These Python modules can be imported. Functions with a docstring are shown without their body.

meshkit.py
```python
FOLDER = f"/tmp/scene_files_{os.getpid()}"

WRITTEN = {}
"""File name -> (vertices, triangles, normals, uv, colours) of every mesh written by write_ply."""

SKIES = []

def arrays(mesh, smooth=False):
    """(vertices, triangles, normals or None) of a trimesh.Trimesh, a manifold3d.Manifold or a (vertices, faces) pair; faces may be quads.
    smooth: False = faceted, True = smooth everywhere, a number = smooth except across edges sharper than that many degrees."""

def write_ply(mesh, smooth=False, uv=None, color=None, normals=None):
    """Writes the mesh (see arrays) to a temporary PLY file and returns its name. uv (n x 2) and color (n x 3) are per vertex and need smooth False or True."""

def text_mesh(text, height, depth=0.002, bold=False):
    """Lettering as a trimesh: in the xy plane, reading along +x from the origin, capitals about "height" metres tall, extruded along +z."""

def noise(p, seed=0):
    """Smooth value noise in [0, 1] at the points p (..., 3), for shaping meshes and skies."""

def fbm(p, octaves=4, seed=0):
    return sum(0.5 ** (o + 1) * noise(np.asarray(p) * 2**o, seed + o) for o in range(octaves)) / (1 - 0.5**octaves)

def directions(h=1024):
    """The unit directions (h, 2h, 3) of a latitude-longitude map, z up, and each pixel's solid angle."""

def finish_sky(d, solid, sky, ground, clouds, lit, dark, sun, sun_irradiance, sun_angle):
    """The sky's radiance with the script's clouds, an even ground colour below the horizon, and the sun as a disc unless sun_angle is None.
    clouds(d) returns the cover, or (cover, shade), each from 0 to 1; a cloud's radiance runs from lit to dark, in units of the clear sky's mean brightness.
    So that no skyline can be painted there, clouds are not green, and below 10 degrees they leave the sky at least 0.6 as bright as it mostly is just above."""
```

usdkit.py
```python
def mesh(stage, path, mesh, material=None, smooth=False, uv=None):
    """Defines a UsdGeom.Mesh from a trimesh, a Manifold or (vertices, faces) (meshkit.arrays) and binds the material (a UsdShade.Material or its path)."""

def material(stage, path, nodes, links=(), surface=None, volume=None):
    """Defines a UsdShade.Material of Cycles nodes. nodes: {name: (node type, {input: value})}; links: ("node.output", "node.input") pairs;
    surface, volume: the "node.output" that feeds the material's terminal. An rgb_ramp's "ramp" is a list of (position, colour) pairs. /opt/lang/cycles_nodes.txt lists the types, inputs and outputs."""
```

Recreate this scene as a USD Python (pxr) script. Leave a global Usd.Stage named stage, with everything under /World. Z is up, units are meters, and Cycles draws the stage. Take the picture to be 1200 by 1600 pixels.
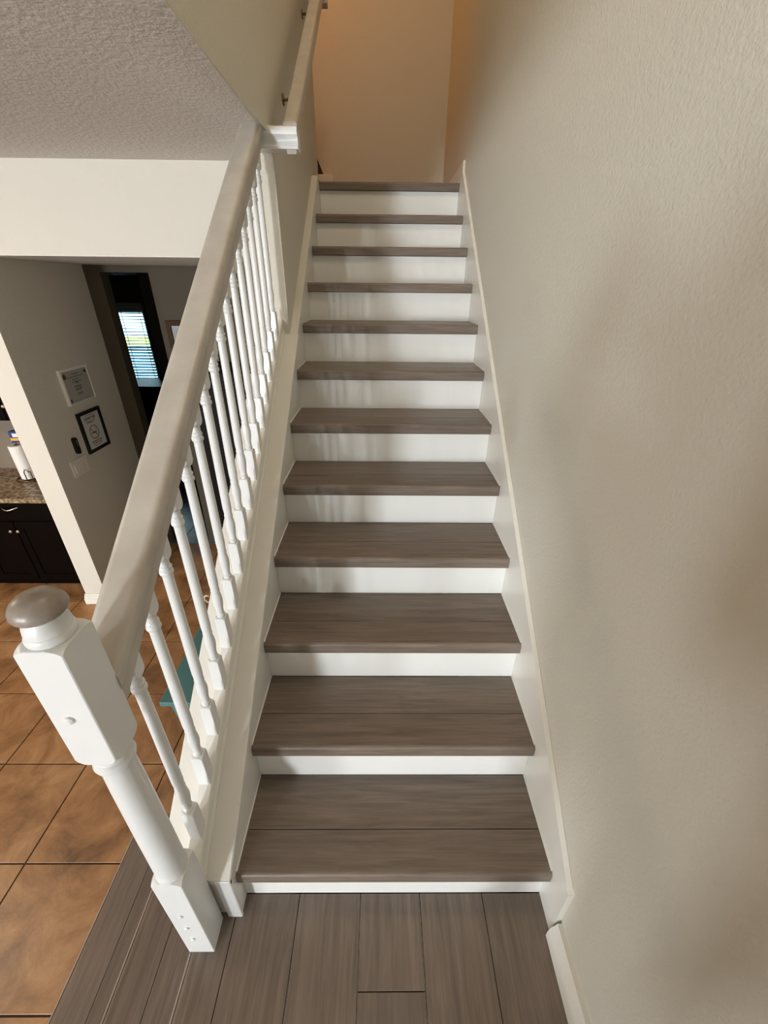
import math, random
import numpy as np
import trimesh, manifold3d as m3
from shapely.geometry import Polygon, Point, box as sbox
from shapely.ops import unary_union
import usdkit, meshkit
from pxr import Usd, UsdGeom, UsdLux, UsdShade, Gf, Sdf

random.seed(7)
rng = np.random.default_rng(7)
stage = Usd.Stage.CreateInMemory()
UsdGeom.SetStageUpAxis(stage, UsdGeom.Tokens.z)
UsdGeom.SetStageMetersPerUnit(stage, 1.0)
world = UsdGeom.Xform.Define(stage, '/World')
stage.SetDefaultPrim(world.GetPrim())
UsdGeom.Scope.Define(stage, '/World/Looks')

# ------------------------------------------------------------------ camera
F_PX, CAM, PITCH, YAW, ROLL = 638.8, (0.0, -0.5585, 1.6671), 0.4979, -0.01028, 0.01032
def camera():
    cp, sp, cy, sy = math.cos(PITCH), math.sin(PITCH), math.cos(YAW), math.sin(YAW)
    fwd = np.array([-sy * cp, cy * cp, -sp]); right = np.array([cy, sy, 0.0]); up = np.cross(right, fwd)
    r2 = math.cos(ROLL) * right + math.sin(ROLL) * up
    u2 = -math.sin(ROLL) * right + math.cos(ROLL) * up
    m = np.eye(4); m[0, :3], m[1, :3], m[2, :3], m[3, :3] = r2, u2, -fwd, CAM
    c = UsdGeom.Camera.Define(stage, '/World/camera')
    c.AddTransformOp().Set(Gf.Matrix4d(*m.ravel().tolist()))
    c.CreateHorizontalApertureAttr(36.0); c.CreateVerticalApertureAttr(48.0)
    c.CreateFocalLengthAttr(36.0 * F_PX / 1200.0)
    c.CreateClippingRangeAttr(Gf.Vec2f(0.02, 200.0))
    c.CreateExposureAttr(0.3)
camera()

# ------------------------------------------------------------------ light
def rect_light(name, loc, look, w, h, power, color=(1, 1, 1)):
    l = UsdLux.RectLight.Define(stage, '/World/' + name)
    z = -np.array(look, float); z /= np.linalg.norm(z)
    x = np.cross([0, 0, 1.0], z)
    x = x / np.linalg.norm(x) if np.linalg.norm(x) > 1e-6 else np.array([1.0, 0, 0])
    y = np.cross(z, x)
    m = np.eye(4); m[0, :3], m[1, :3], m[2, :3], m[3, :3] = x, y, z, loc
    l.AddTransformOp().Set(Gf.Matrix4d(*m.ravel().tolist()))
    l.CreateWidthAttr(w); l.CreateHeightAttr(h); l.CreateIntensityAttr(power); l.CreateColorAttr(Gf.Vec3f(*color))
    l.CreateNormalizeAttr(False)
    return l
# daylight through the big window in the left wall of the sitting room, behind and to the left of the camera
rect_light('daylight_left_window', (-7.58, -8.3, 0.9), (1, 0.0, 0.0), 1.3, 2.0, 42.0, (0.93, 1.0, 1.06))
# daylight through the glazed front door, behind the camera on the left
rect_light('daylight_front_door', (-4.2, -9.48, 1.12), (0, 1, 0), 0.85, 1.96, 92.0, (0.93, 1.0, 1.07))
# added fill light high in the stairwell, brightens upper risers, treads and ledge
h = UsdLux.SphereLight.Define(stage, '/World/stairwell_lamp')
h.AddTranslateOp().Set((0.05, 0.75, 4.45)); h.CreateRadiusAttr(0.25); h.CreateIntensityAttr(11.0); h.CreateColorAttr(Gf.Vec3f(1.0, 0.86, 0.66))
# warm lamp of the upper hall
s = UsdLux.SphereLight.Define(stage, '/World/upper_hall_lamp')
s.AddTranslateOp().Set((-1.0, 3.35, 4.55)); s.CreateRadiusAttr(0.09); s.CreateIntensityAttr(44.0); s.CreateColorAttr(Gf.Vec3f(1.0, 0.37, 0.05))
# warm kitchen ceiling lamps
rect_light('kitchen_lamp', (-3.3, 0.6, 2.19), (0, 0, -1), 0.5, 0.5, 28.0, (1.0, 0.80, 0.58))
rect_light('counter_lamp', (-2.95, 2.42, 1.79), (0, 0, -1), 0.14, 0.14, 18.0, (1.0, 0.78, 0.52))
dome = UsdLux.DomeLight.Define(stage, '/World/sky')
dome.CreateIntensityAttr(1.7); dome.CreateColorAttr(Gf.Vec3f(0.62, 0.88, 1.0))

# ------------------------------------------------------------------ helpers
used = {}
def path_for(name, parent=None):
    base = (parent.GetPath().pathString if parent is not None else '/World') + '/' + name
    n = used.get(base, 0); used[base] = n + 1
    return base if n == 0 else f'{base}_{n:03d}'
def mark(p, label=None, category=None, group=None, kind=None):
    for k, v in (('label', label), ('category', category), ('group', group), ('kind', kind)):
        if v: p.SetCustomDataByKey(k, v)
    return p
def obj(name, mesh, mat, parent=None, smooth=30, **kw):
    if isinstance(mesh, list): mesh = trimesh.util.concatenate([tm(x) for x in mesh])
    p = usdkit.mesh(stage, path_for(name, parent), mesh, mat, smooth=smooth).GetPrim()
    return mark(p, **kw)
def thing(name, label=None, category=None, loc=(0, 0, 0), group=None, kind=None, parent=None):
    x = UsdGeom.Xform.Define(stage, path_for(name, parent))
    x.AddTranslateOp().Set(Gf.Vec3d(*loc))
    return mark(x.GetPrim(), label, category, group, kind)
def tm(x):
    if isinstance(x, trimesh.Trimesh): return x
    v, f, _ = meshkit.arrays(x); return trimesh.Trimesh(v, f, process=False)
def bx(x0, x1, y0, y1, z0, z1, c=0.0):
    if c <= 0:
        m = trimesh.creation.box((x1 - x0, y1 - y0, z1 - z0)); m.apply_translation(((x0 + x1) / 2, (y0 + y1) / 2, (z0 + z1) / 2)); return m
    pts = []
    for X, sx in ((x0, 1), (x1, -1)):
        for Y, sy in ((y0, 1), (y1, -1)):
            for Z, sz in ((z0, 1), (z1, -1)):
                pts += [(X, Y + sy * c, Z + sz * c), (X + sx * c, Y, Z + sz * c), (X + sx * c, Y + sy * c, Z)]
    return tm(m3.Manifold.hull_points(np.array(pts)))
def ext(poly, h):
    p = poly if isinstance(poly, Polygon) else Polygon(poly)
    return trimesh.creation.extrude_polygon(p, h, engine='earcut')
def yz(poly, x0, x1):          # polygon in (y, z) extruded along x
    m = ext(poly, x1 - x0); m.apply_transform(np.array([[0, 0, 1, x0], [1, 0, 0, 0], [0, 1, 0, 0], [0, 0, 0, 1.0]])); return m
def xz(poly, y0, y1):          # polygon in (x, z) extruded along y
    m = ext(poly, y1 - y0); m.apply_transform(np.array([[1, 0, 0, 0], [0, 0, -1, y1], [0, 1, 0, 0], [0, 0, 0, 1.0]])); return m
def slope(poly, y0, y1, a=None):   # profile in (x, z) swept up the stair's slope, ends plumb
    m = xz(poly, y0, y1); m.vertices[:, 2] += (SL if a is None else a) * m.vertices[:, 1]; return m
def lathe(profile, n=28, at=(0, 0, 0)):
    m = trimesh.creation.revolve(np.array(profile, float), sections=n); m.apply_translation(at); return m
def man(t):
    t = t.copy(); t.merge_vertices()
    if t.volume < 0: t.invert()
    return m3.Manifold(m3.Mesh(np.asarray(t.vertices, np.float32), np.asarray(t.faces, np.uint32)))
def tube(pts, r, n=8):
    pts = np.array(pts, float); parts = []
    for a, b in zip(pts[:-1], pts[1:]):
        parts.append(m3.Manifold.batch_hull([m3.Manifold.sphere(r, n).translate(a.tolist()), m3.Manifold.sphere(r, n).translate(b.tolist())]))
    return tm(m3.Manifold.batch_boolean(parts, m3.OpType.Add))
def cyl(r, p0, p1, n=20):
    return trimesh.creation.cylinder(radius=r, segment=[p0, p1], sections=n)

# ------------------------------------------------------------------ materials
def MAT(name, nodes, links, surface='p.BSDF'):
    return usdkit.material(stage, '/World/Looks/' + name, nodes, links, surface=surface)
def plain(name, color, rough=0.5, metal=0.0, spec=0.5, **kw):
    return MAT(name, {'p': ('principled_bsdf', dict(base_color=color, roughness=rough, metallic=metal, specular_ior_level=spec, **kw))}, [])
def textured(name, color, rough, scale, strength, dist, spec=0.4, detail=3.0):
    return MAT(name, {'g': ('geometry', {}), 'n': ('noise_texture', {'scale': scale, 'detail': detail, 'roughness': 0.55}),
                      'b': ('bump', {'strength': strength, 'distance': dist}),
                      'p': ('principled_bsdf', {'base_color': color, 'roughness': rough, 'specular_ior_level': spec})},
               [('g.position', 'n.vector'), ('n.fac', 'b.height'), ('b.normal', 'p.normal')])
WALL = (0.645, 0.613, 0.53)
M = {}
M['wall'] = textured('wall_paint', WALL, 0.66, 115.0, 0.36, 0.006, 0.2)
M['wall_light'] = textured('header_paint', (0.66, 0.625, 0.55), 0.6, 105.0, 0.12, 0.004)
M['ceiling'] = textured('ceiling_texture', (0.72, 0.695, 0.665), 0.85, 60.0, 0.5, 0.012, 0.2, 4.0)
M['trim'] = textured('trim_paint', (0.79, 0.77, 0.71), 0.34, 40.0, 0.05, 0.002, 0.5)
M['riser'] = plain('riser_paint', (0.85, 0.84, 0.80), 0.4)
M['post'] = textured('railing_paint', (0.76, 0.765, 0.75), 0.3, 35.0, 0.05, 0.002, 0.5)
def worn():   # rail paint rubbed to a greyish beige film by hands
    return MAT('worn_rail_paint', {'g': ('geometry', {}), 'n': ('noise_texture', {'scale': 14.0, 'detail': 5.0}),
        'r': ('rgb_ramp', {'ramp': [(0.3, (0.47, 0.425, 0.365)), (0.7, (0.56, 0.515, 0.45))]}),
        'p': ('principled_bsdf', {'roughness': 0.38})}, [('g.position', 'n.vector'), ('n.fac', 'r.fac'), ('r.color', 'p.base_color')])
M['worn'] = worn()
M['cap'] = MAT('worn_newel_ball', {'g': ('geometry', {}), 'n': ('noise_texture', {'scale': 30.0, 'detail': 6.0}),
        'r': ('rgb_ramp', {'ramp': [(0.3, (0.24, 0.195, 0.16)), (0.72, (0.38, 0.33, 0.285))]}),
        'p': ('principled_bsdf', {'roughness': 0.33})}, [('g.position', 'n.vector'), ('n.fac', 'r.fac'), ('r.color', 'p.base_color')])
def wood(name, stretch, lo, hi):
    return MAT(name, {'g': ('geometry', {}), 'o': ('object_info', {}),
        'off': ('mix', {'mix_type': 'add', 'fac': 1.0}), 'k': ('combine_xyz', {'x': 0.0}),
        'mr': ('math', {'math_type': 'multiply', 'value2': 9.0}),
        'm': ('mapping', {'scale': stretch}),
        'n': ('noise_texture', {'scale': 3.0, 'detail': 8.0, 'roughness': 0.62, 'distortion': 0.7}),
        'n2': ('noise_texture', {'scale': 0.8, 'detail': 3.0, 'roughness': 0.5, 'distortion': 1.2}),
        'r': ('rgb_ramp', {'ramp': [(0.28, lo), (0.72, hi)]}),
        'r2': ('rgb_ramp', {'ramp': [(0.3, (0.84, 0.83, 0.82)), (0.7, (1.1, 1.09, 1.08))]}),
        'x': ('mix', {'mix_type': 'multiply', 'fac': 1.0}),
        'pv': ('map_range', {'from_min': 0.0, 'from_max': 1.0, 'to_min': 0.93, 'to_max': 1.07}),
        'h': ('hsv', {}),
        'b': ('bump', {'strength': 0.08, 'distance': 0.003}),
        'p': ('principled_bsdf', {'roughness': 0.42, 'specular_ior_level': 0.45})},
        [('o.random', 'mr.value1'), ('mr.value', 'k.x'), ('mr.value', 'k.y'), ('mr.value', 'k.z'), ('g.position', 'off.color1'), ('k.vector', 'off.color2'),
         ('off.color', 'm.vector'), ('m.vector', 'n.vector'), ('m.vector', 'n2.vector'), ('n.fac', 'r.fac'), ('n2.fac', 'r2.fac'),
         ('r.color', 'x.color1'), ('r2.color', 'x.color2'), ('x.color', 'h.color'), ('o.random', 'pv.value'), ('pv.result', 'h.value'),
         ('h.color', 'p.base_color'), ('n.fac', 'b.height'), ('b.normal', 'p.normal')])
WLO, WHI = (0.135, 0.103, 0.080), (0.235, 0.186, 0.150)
M['wood_x'] = wood('laminate_across', (1.6, 26.0, 26.0), WLO, WHI)
M['wood_y'] = wood('laminate_along', (26.0, 1.6, 26.0), WLO, WHI)
M['edge'] = plain('laminate_edge_highlight', (0.42, 0.35, 0.29), 0.45)  # nosing edge strip; the highlight along the bullnose is put into this colour
M['tile'] = MAT('terracotta_tile', {'g': ('geometry', {}), 'o': ('object_info', {}),
        'n': ('noise_texture', {'scale': 4.5, 'detail': 8.0, 'roughness': 0.66, 'distortion': 0.5}),
        'n2': ('noise_texture', {'scale': 24.0, 'detail': 4.0}),
        'r': ('rgb_ramp', {'ramp': [(0.30, (0.15, 0.072, 0.028)), (0.5, (0.36, 0.180, 0.074)), (0.70, (0.54, 0.31, 0.145))]}),
        'pv': ('map_range', {'to_min': 0.88, 'to_max': 1.1}), 'h': ('hsv', {}),
        'b': ('bump', {'strength': 0.25, 'distance': 0.006}),
        'p': ('principled_bsdf', {'roughness': 0.36, 'specular_ior_level': 0.5})},
        [('g.position', 'n.vector'), ('g.position', 'n2.vector'), ('n.fac', 'r.fac'), ('r.color', 'h.color'), ('o.random', 'pv.value'), ('pv.result', 'h.value'),
         ('h.color', 'p.base_color'), ('n.fac', 'b.height'), ('b.normal', 'p.normal')])
M['tile_sheen'] = MAT('bluish_sheen_tile', {'g': ('geometry', {}), 'n': ('noise_texture', {'scale': 6.0, 'detail': 5.0}),  # same floor tiles; bluish window light and reflection put into the colour
        'r': ('rgb_ramp', {'ramp': [(0.3, (0.15, 0.155, 0.16)), (0.7, (0.25, 0.26, 0.27))]}),
        'p': ('principled_bsdf', {'roughness': 0.22, 'specular_ior_level': 0.6})}, [('g.position', 'n.vector'), ('n.fac', 'r.fac'), ('r.color', 'p.base_color')])
M['wall_hall'] = textured('hall_paint_shade', (0.085, 0.072, 0.052), 0.75, 105.0, 0.2, 0.005, 0.08)  # shade of hall and far room is put into this dark paint
M['grout'] = plain('grout', (0.085, 0.048, 0.026), 0.9)
M['cabinet'] = plain('espresso_cabinet', (0.003, 0.0015, 0.001), 0.4, 0.0, 0.05)
M['granite'] = MAT('granite', {'g': ('geometry', {}), 'v': ('voronoi_texture', {'scale': 90.0}), 'n': ('noise_texture', {'scale': 38.0, 'detail': 6.0}),
        'r': ('rgb_ramp', {'ramp': [(0.35, (0.05, 0.032, 0.018)), (0.5, (0.26, 0.18, 0.10)), (0.66, (0.48, 0.38, 0.26))]}),
        'p': ('principled_bsdf', {'roughness': 0.3, 'specular_ior_level': 0.25})}, [('g.position', 'n.vector'), ('n.fac', 'r.fac'), ('r.color', 'p.base_color')])
M['chrome'] = plain('chrome', (0.75, 0.74, 0.72), 0.16, 1.0)
M['bronze'] = plain('bronze_wire', (0.22, 0.16, 0.11), 0.3, 1.0)
M['paper'] = plain('paper_white', (0.82, 0.79, 0.75), 0.8)
M['card'] = plain('card_tube', (0.35, 0.24, 0.15), 0.9)
M['blue'] = plain('box_blue', (0.02, 0.045, 0.22), 0.5)
M['yellow'] = plain('box_yellow', (0.80, 0.42, 0.03), 0.5)
M['white_print'] = plain('print_white', (0.8, 0.8, 0.8), 0.6)
M['backsplash'] = textured('stone_backsplash', (0.21, 0.17, 0.125), 0.5, 14.0, 0.2, 0.004)
M['black'] = plain('black_plastic', (0.008, 0.008, 0.009), 0.35)
M['blackwood'] = plain('black_wood', (0.005, 0.004, 0.004), 0.5, 0.0, 0.08)
M['sheet'] = plain('certificate_paper', (0.40, 0.395, 0.36), 0.85, 0.0, 0.1)
M['sheet_white'] = plain('sign_paper', (0.60, 0.59, 0.56), 0.85, 0.0, 0.1)
M['acrylic'] = plain('clear_acrylic_edge', (0.82, 0.82, 0.78), 0.15)
M['ink'] = plain('ink_grey', (0.07, 0.06, 0.055), 0.7)
M['ink_light'] = plain('ink_faint', (0.16, 0.15, 0.13), 0.7)
M['seal'] = plain('seal_brown', (0.16, 0.05, 0.02), 0.6)
M['switch'] = plain('switch_plastic', (0.74, 0.70, 0.62), 0.4)
M['teal'] = plain('teal_paint', (0.075, 0.19, 0.195), 0.35)
M['brown_wood'] = plain('brown_wood', (0.05, 0.024, 0.010), 0.6, 0.0, 0.1)
M['dark_wood'] = plain('dark_wood', (0.03, 0.016, 0.008), 0.4)
M['mirror'] = plain('mirror_glass', (0.10, 0.115, 0.12), 0.25, 0.0, 0.3)
M['blind'] = MAT('blind_slat', {'d': ('diffuse_bsdf', {'color': (0.70, 0.78, 0.80)}), 't': ('translucent_bsdf', {'color': (0.62, 0.78, 0.85)}), 'm': ('mix_closure', {'fac': 0.55})},
        [('d.BSDF', 'm.closure1'), ('t.BSDF', 'm.closure2')], surface='m.closure')
M['cord'] = plain('blind_cord', (0.12, 0.11, 0.12), 0.8)
M['pane'] = MAT('window_pane', {'f': ('fresnel', {'IOR': 1.45}), 't': ('transparent_bsdf', {'color': (0.97, 1.0, 1.0)}), 'g': ('glossy_bsdf', {'color': (1, 1, 1), 'roughness': 0.02}), 'm': ('mix_closure', {})},
        [('f.fac', 'm.fac'), ('t.BSDF', 'm.closure1'), ('g.BSDF', 'm.closure2')], surface='m.closure')
M['hedge'] = textured('hedge_leaves', (0.42, 0.52, 0.05), 0.8, 9.0, 0.8, 0.05)
M['pool'] = plain('pool_water', (0.14, 0.50, 0.62), 0.08)
M['lake'] = plain('lake_water', (0.36, 0.54, 0.57), 0.3)
M['patio'] = plain('patio_concrete', (0.55, 0.62, 0.62), 0.8)
M['rosegold'] = plain('brass_hook', (0.62, 0.50, 0.36), 0.3, 0.4)

# ------------------------------------------------------------------ stair numbers
T, R, Z1, NOSE, TH = 0.2581, 0.19, 0.1798, 0.0227, 0.0467
SL = R / T
XL, XR, WX = -0.4123, 0.5077, 0.525       # left skirt face, right skirt face, right wall
LZ = 0.272                                 # height of the sloped ledge top at y = 0
ZT = -0.57                                 # tiled floor
ZC = 2.21                                  # ceiling of the lower room
ZK = 1.808                                 # lower ceiling of kitchen and hall
YB = -9.5                                  # front wall of the house, behind the camera
ZTOP = 4.9
ztread = lambda k: Z1 + (k - 1) * R + (0.017 if k == 12 else 0.0)

# ------------------------------------------------------------------ structure
obj('wall_right', bx(WX, 0.70, YB, 3.9, ZT, ZTOP), M['wall'], kind='structure', label='textured beige wall along the right side of the stairs')
# wall between stairs and lower room: low part under the ledge, then full height, then the upper wall above the ceiling
wl = [(-0.045, ZT), (1.63, ZT), (1.63, LZ + SL * 1.63 - 0.02), (-0.045, LZ - SL * 0.045 - 0.02)]
obj('wall_left_low', yz(wl, -0.595, -0.432), M['trim'], kind='structure', label='low painted wall under the sloping white ledge of the railing')
wl_up = thing('wall_left', 'beige wall on the left of the upper half of the stairs', kind='structure')
obj('lower_face', bx(-0.575, -0.45, 1.63, 3.10, ZT, ZTOP), M['wall'], wl_up)
uf = ext(Polygon([(-0.60, YB), (-0.470, YB), (-0.470, 0.9), (-0.4502, 1.631), (-0.60, 1.631)]), ZTOP - ZC - 0.0005)
uf.apply_translation((0, 0, ZC + 0.0005))
obj('upper_face', uf, M['wall'], wl_up)
obj('wall_upper_hall', [bx(-3.1, -0.575, 2.98, 3.06, 2.287, ZTOP), bx(-3.1, -3.0, 3.06, 3.9, 2.15, ZTOP)], M['wall'], kind='structure', label='walls of the upper hall')
obj('wall_landing', bx(-3.1, 0.70, 3.9, 4.05, 2.15, ZTOP), M['wall'], kind='structure', label='wall behind the upper landing in warm lamp light')
obj('wall_under_landing', [bx(-0.9, 0.70, 3.9, 4.05, ZT, 2.149), bx(-0.9, -0.576, 3.021, 3.9, 1.72, 2.149)], M['wall'], kind='structure', label='wall under the upper landing')
obj('ceiling_upper', bx(-3.1, 0.70, YB, 4.05, ZTOP, ZTOP + 0.1), M['ceiling'], kind='structure', label='ceiling over the stairwell')
obj('ceiling', bx(-7.6, -0.4705, YB, 2.0, ZC, ZC + 0.1), M['ceiling'], kind='structure', label='grey knock-down textured ceiling of the lower room')
obj('wall_header', bx(-7.6, -0.575, 2.0, 2.14, ZK + 0.006, ZC), M['wall_light'], kind='structure', label='white header wall above the opening to the hall')
obj('ceiling_hall', bx(-7.6, -0.575, 2.0, 6.1, ZK, ZK + 0.006), M['ceiling'], kind='structure', label='lower grey ceiling of kitchen and hall')
obj('ceiling_hall_body', bx(-7.6, -0.575, 2.14, 6.1, ZK + 0.006, ZC), M['wall'], kind='structure', label='floor structure above kitchen and hall')
kw = thing('wall_kitchen', 'beige partition wall with a white end between kitchen and hall', kind='structure')
obj('partition', bx(-2.34, -2.18, 2.012, 2.92, ZT, ZK), M['wall'], kw)
obj('wall_end', bx(-2.3395, -2.1805, 2.0, 2.012, ZT, ZK), M['wall_light'], kw, label='pale painted end of the partition')
bb = [(0, 0), (0.016, 0), (0.016, 0.055), (0.011, 0.06), (0.011, 0.078), (0.005, 0.09), (0, 0.09)]
tb = thing('baseboard_kitchen', 'white moulded baseboard round the foot of the partition end', kind='structure')
obj('board', [bx(-2.356, -2.164, 1.982, 2.0, ZT, ZT + 0.055, 0.002), bx(-2.352, -2.168, 1.986, 2.0, ZT + 0.055, ZT + 0.075, 0.002), bx(-2.347, -2.173, 1.991, 2.0, ZT + 0.075, ZT + 0.095, 0.002)], M['trim'], tb)
obj('board', [bx(-2.18, -2.164, 2.0, 2.92, ZT, ZT + 0.09, 0.003)], M['trim'], tb)
obj('wall_hall', [bx(-2.34, -2.064, 2.92, 3.02, ZT, ZK), bx(-2.064, -1.712, 2.92, 3.02, 1.762, ZK), bx(-1.712, -0.575, 2.92, 3.02, ZT, ZK)], M['wall_hall'], kind='structure', label='hall wall with its shade painted into the colour and the opening to the far room')
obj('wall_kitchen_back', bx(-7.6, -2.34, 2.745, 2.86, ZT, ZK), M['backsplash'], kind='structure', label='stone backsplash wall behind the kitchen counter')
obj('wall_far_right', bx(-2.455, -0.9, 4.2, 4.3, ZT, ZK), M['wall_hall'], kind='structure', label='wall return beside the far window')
obj('wall_far', [bx(-7.6, -3.93, 6.0, 6.1, ZT, ZK), bx(-3.93, -3.43, 6.0, 6.1, ZT, 0.365), bx(-3.93, -3.43, 6.0, 6.1, 1.372, ZK), bx(-3.43, -0.9, 6.0, 6.1, ZT, ZK)], M['wall_hall'], kind='structure', label='far wall with its shade painted in dark round the bright window')
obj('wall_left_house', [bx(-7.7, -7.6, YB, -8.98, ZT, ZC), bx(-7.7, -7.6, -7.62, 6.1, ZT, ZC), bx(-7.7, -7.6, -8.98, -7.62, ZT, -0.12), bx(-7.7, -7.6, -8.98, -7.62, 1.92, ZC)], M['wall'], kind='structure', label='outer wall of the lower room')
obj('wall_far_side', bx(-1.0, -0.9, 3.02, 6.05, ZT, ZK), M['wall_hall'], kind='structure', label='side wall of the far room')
# front wall with the daylight window left out of it
obj('wall_back', [bx(-7.7, -4.65, YB - 0.1, YB, ZT - 0.06, ZC), bx(-4.65, -3.75, YB - 0.1, YB, ZT - 0.06, 0.12), bx(-4.65, -3.75, YB - 0.1, YB, 2.12, ZC),
    bx(-3.75, 0.70, YB - 0.1, YB, ZT, ZC), bx(-0.6, 0.70, YB - 0.1, YB, ZC, ZTOP)], M['wall'], kind='structure', label='front wall of the house behind the camera')

# tiled floor, every tile a piece
PX0, PY0, P = -1.123, 0.296, 0.4315
fl = thing('floor', 'square terracotta tile floor of the lower room with dark grout', kind='structure')
obj('grout_bed', bx(-7.7, 0.70, YB, 6.1, ZT - 0.06, ZT - 0.004), M['grout'], fl, smooth=False)
i0, j0 = -10, -9
for i in range(-15, 2):
    for j in range(-23, 14):
        x0, y0 = PX0 + i * P, PY0 + j * P
        x1, y1 = min(x0 + P - 0.006, -0.6), min(y0 + P - 0.006, 6.0)
        x0 = max(x0, -7.6); y0 = max(y0, YB)
        if x1 - x0 < 0.03 or y1 - y0 < 0.03: continue
        obj('tile', bx(x0, x1, y0, y1, ZT - 0.012, ZT, 0.0012), M['tile_sheen'] if y0 > 2.6 else M['tile'], fl, smooth=False)  # tiles towards the far room carry the window sheen as colour

# landing floor and the three steps down to the tiles
ld = thing('floor_landing', 'grey brown laminate plank floor of the landing at the foot of the stairs', kind='structure')
obj('landing_body', bx(-0.512, WX, YB, 0.0, ZT, -0.012), M['riser'], ld, smooth=False)
seams = [-0.43, -0.245, -0.055, 0.13, 0.325, 0.5245]
joints = [[-1.55, -0.62], [-1.3], [-1.9, -0.207], [-1.1], [-1.6, -0.5 - 0.28], ]
for (a, b), js in zip(zip(seams[:-1], seams[1:]), joints):
    ys = [YB] + sorted(js) + [-0.001]
    for y0, y1 in zip(ys[:-1], ys[1:]):
        obj('plank', bx(a + 0.0009, b - 0.0009, y0 + 0.0009, y1 - 0.0009, -0.012, 0.0, 0.0012), M['wood_y'], ld, smooth=False)
def nose_profile(x_nose, x_back, z, th=0.045, r=0.013):   # bullnose board facing -x
    pts = [(x_back, z - 0.012), (x_back, z)]
    for t in np.linspace(90, 180, 7): pts.append((x_nose + r + r * math.cos(math.radians(t)), z - r + r * math.sin(math.radians(t))))
    pts += [(x_nose, z - th + 0.004), (x_nose + 0.004, z - th), (x_nose + 0.02, z - th), (x_nose + 0.02, z - 0.012)]
    return pts
obj('nosing', xz(nose_profile(-0.537, -0.4312, 0.0), YB, -0.002), M['wood_y'], ld, label='rounded nosing board at the edge of the landing')
obj('edge_strip', bx(-0.5382, -0.5335, YB, -0.1305, -0.010, -0.001, 0.0008), M['edge'], ld, label='pale worn edge of the nosing with its highlight painted in')
st = thing('lower_steps', 'two grey brown laminate steps going down from the landing to the tiles', 'steps', (-0.6, 0, ZT))
def rel(t, o):
    t = t.copy(); t.apply_translation([-c for c in o]); return t
LO = (-0.6, 0, ZT)
YE = 0.40
for zt, xr_, xj, xn in ((-0.19, -0.514, -0.682, -0.795), (-0.38, -0.772, -0.925, -1.043)):
    obj('tread', rel(xz(nose_profile(xn, xj - 0.001, zt), YB, YE), LO), M['wood_y'], st)
    bp = [(xj + 0.001, YB), (xr_, YB), (xr_, -0.05), (min(xr_, -0.612), -0.05), (min(xr_, -0.612), YE), (xj + 0.001, YE)] if xr_ > -0.612 else [(xj + 0.001, YB), (xr_, YB), (xr_, YE), (xj + 0.001, YE)]
    pb = ext(Polygon(bp), 0.012); pb.apply_translation((0, 0, zt - 0.012))
    obj('plank', rel(pb, LO), M['wood_y'], st, smooth=False)
    obj('edge_strip', rel(bx(xn - 0.0012, xn + 0.0035, YB, YE, zt - 0.010, zt - 0.001, 0.0008), LO), M['edge'], st, label='pale worn edge of the nosing with its highlight painted in')
    obj('riser', rel(bx(xn + 0.023, xn + 0.035, YB, YE, ZT + 0.001 if zt < -0.3 else zt - R, zt - 0.012), LO), M['riser'], st, label='white painted riser')
    obj('end_panel', rel(bx(xn + 0.035, xr_ if xr_ < -0.6 else -0.612, YE - 0.014, YE - 0.002, ZT + 0.001, zt - 0.012), LO), M['riser'], st, label='white end panel')

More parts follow.
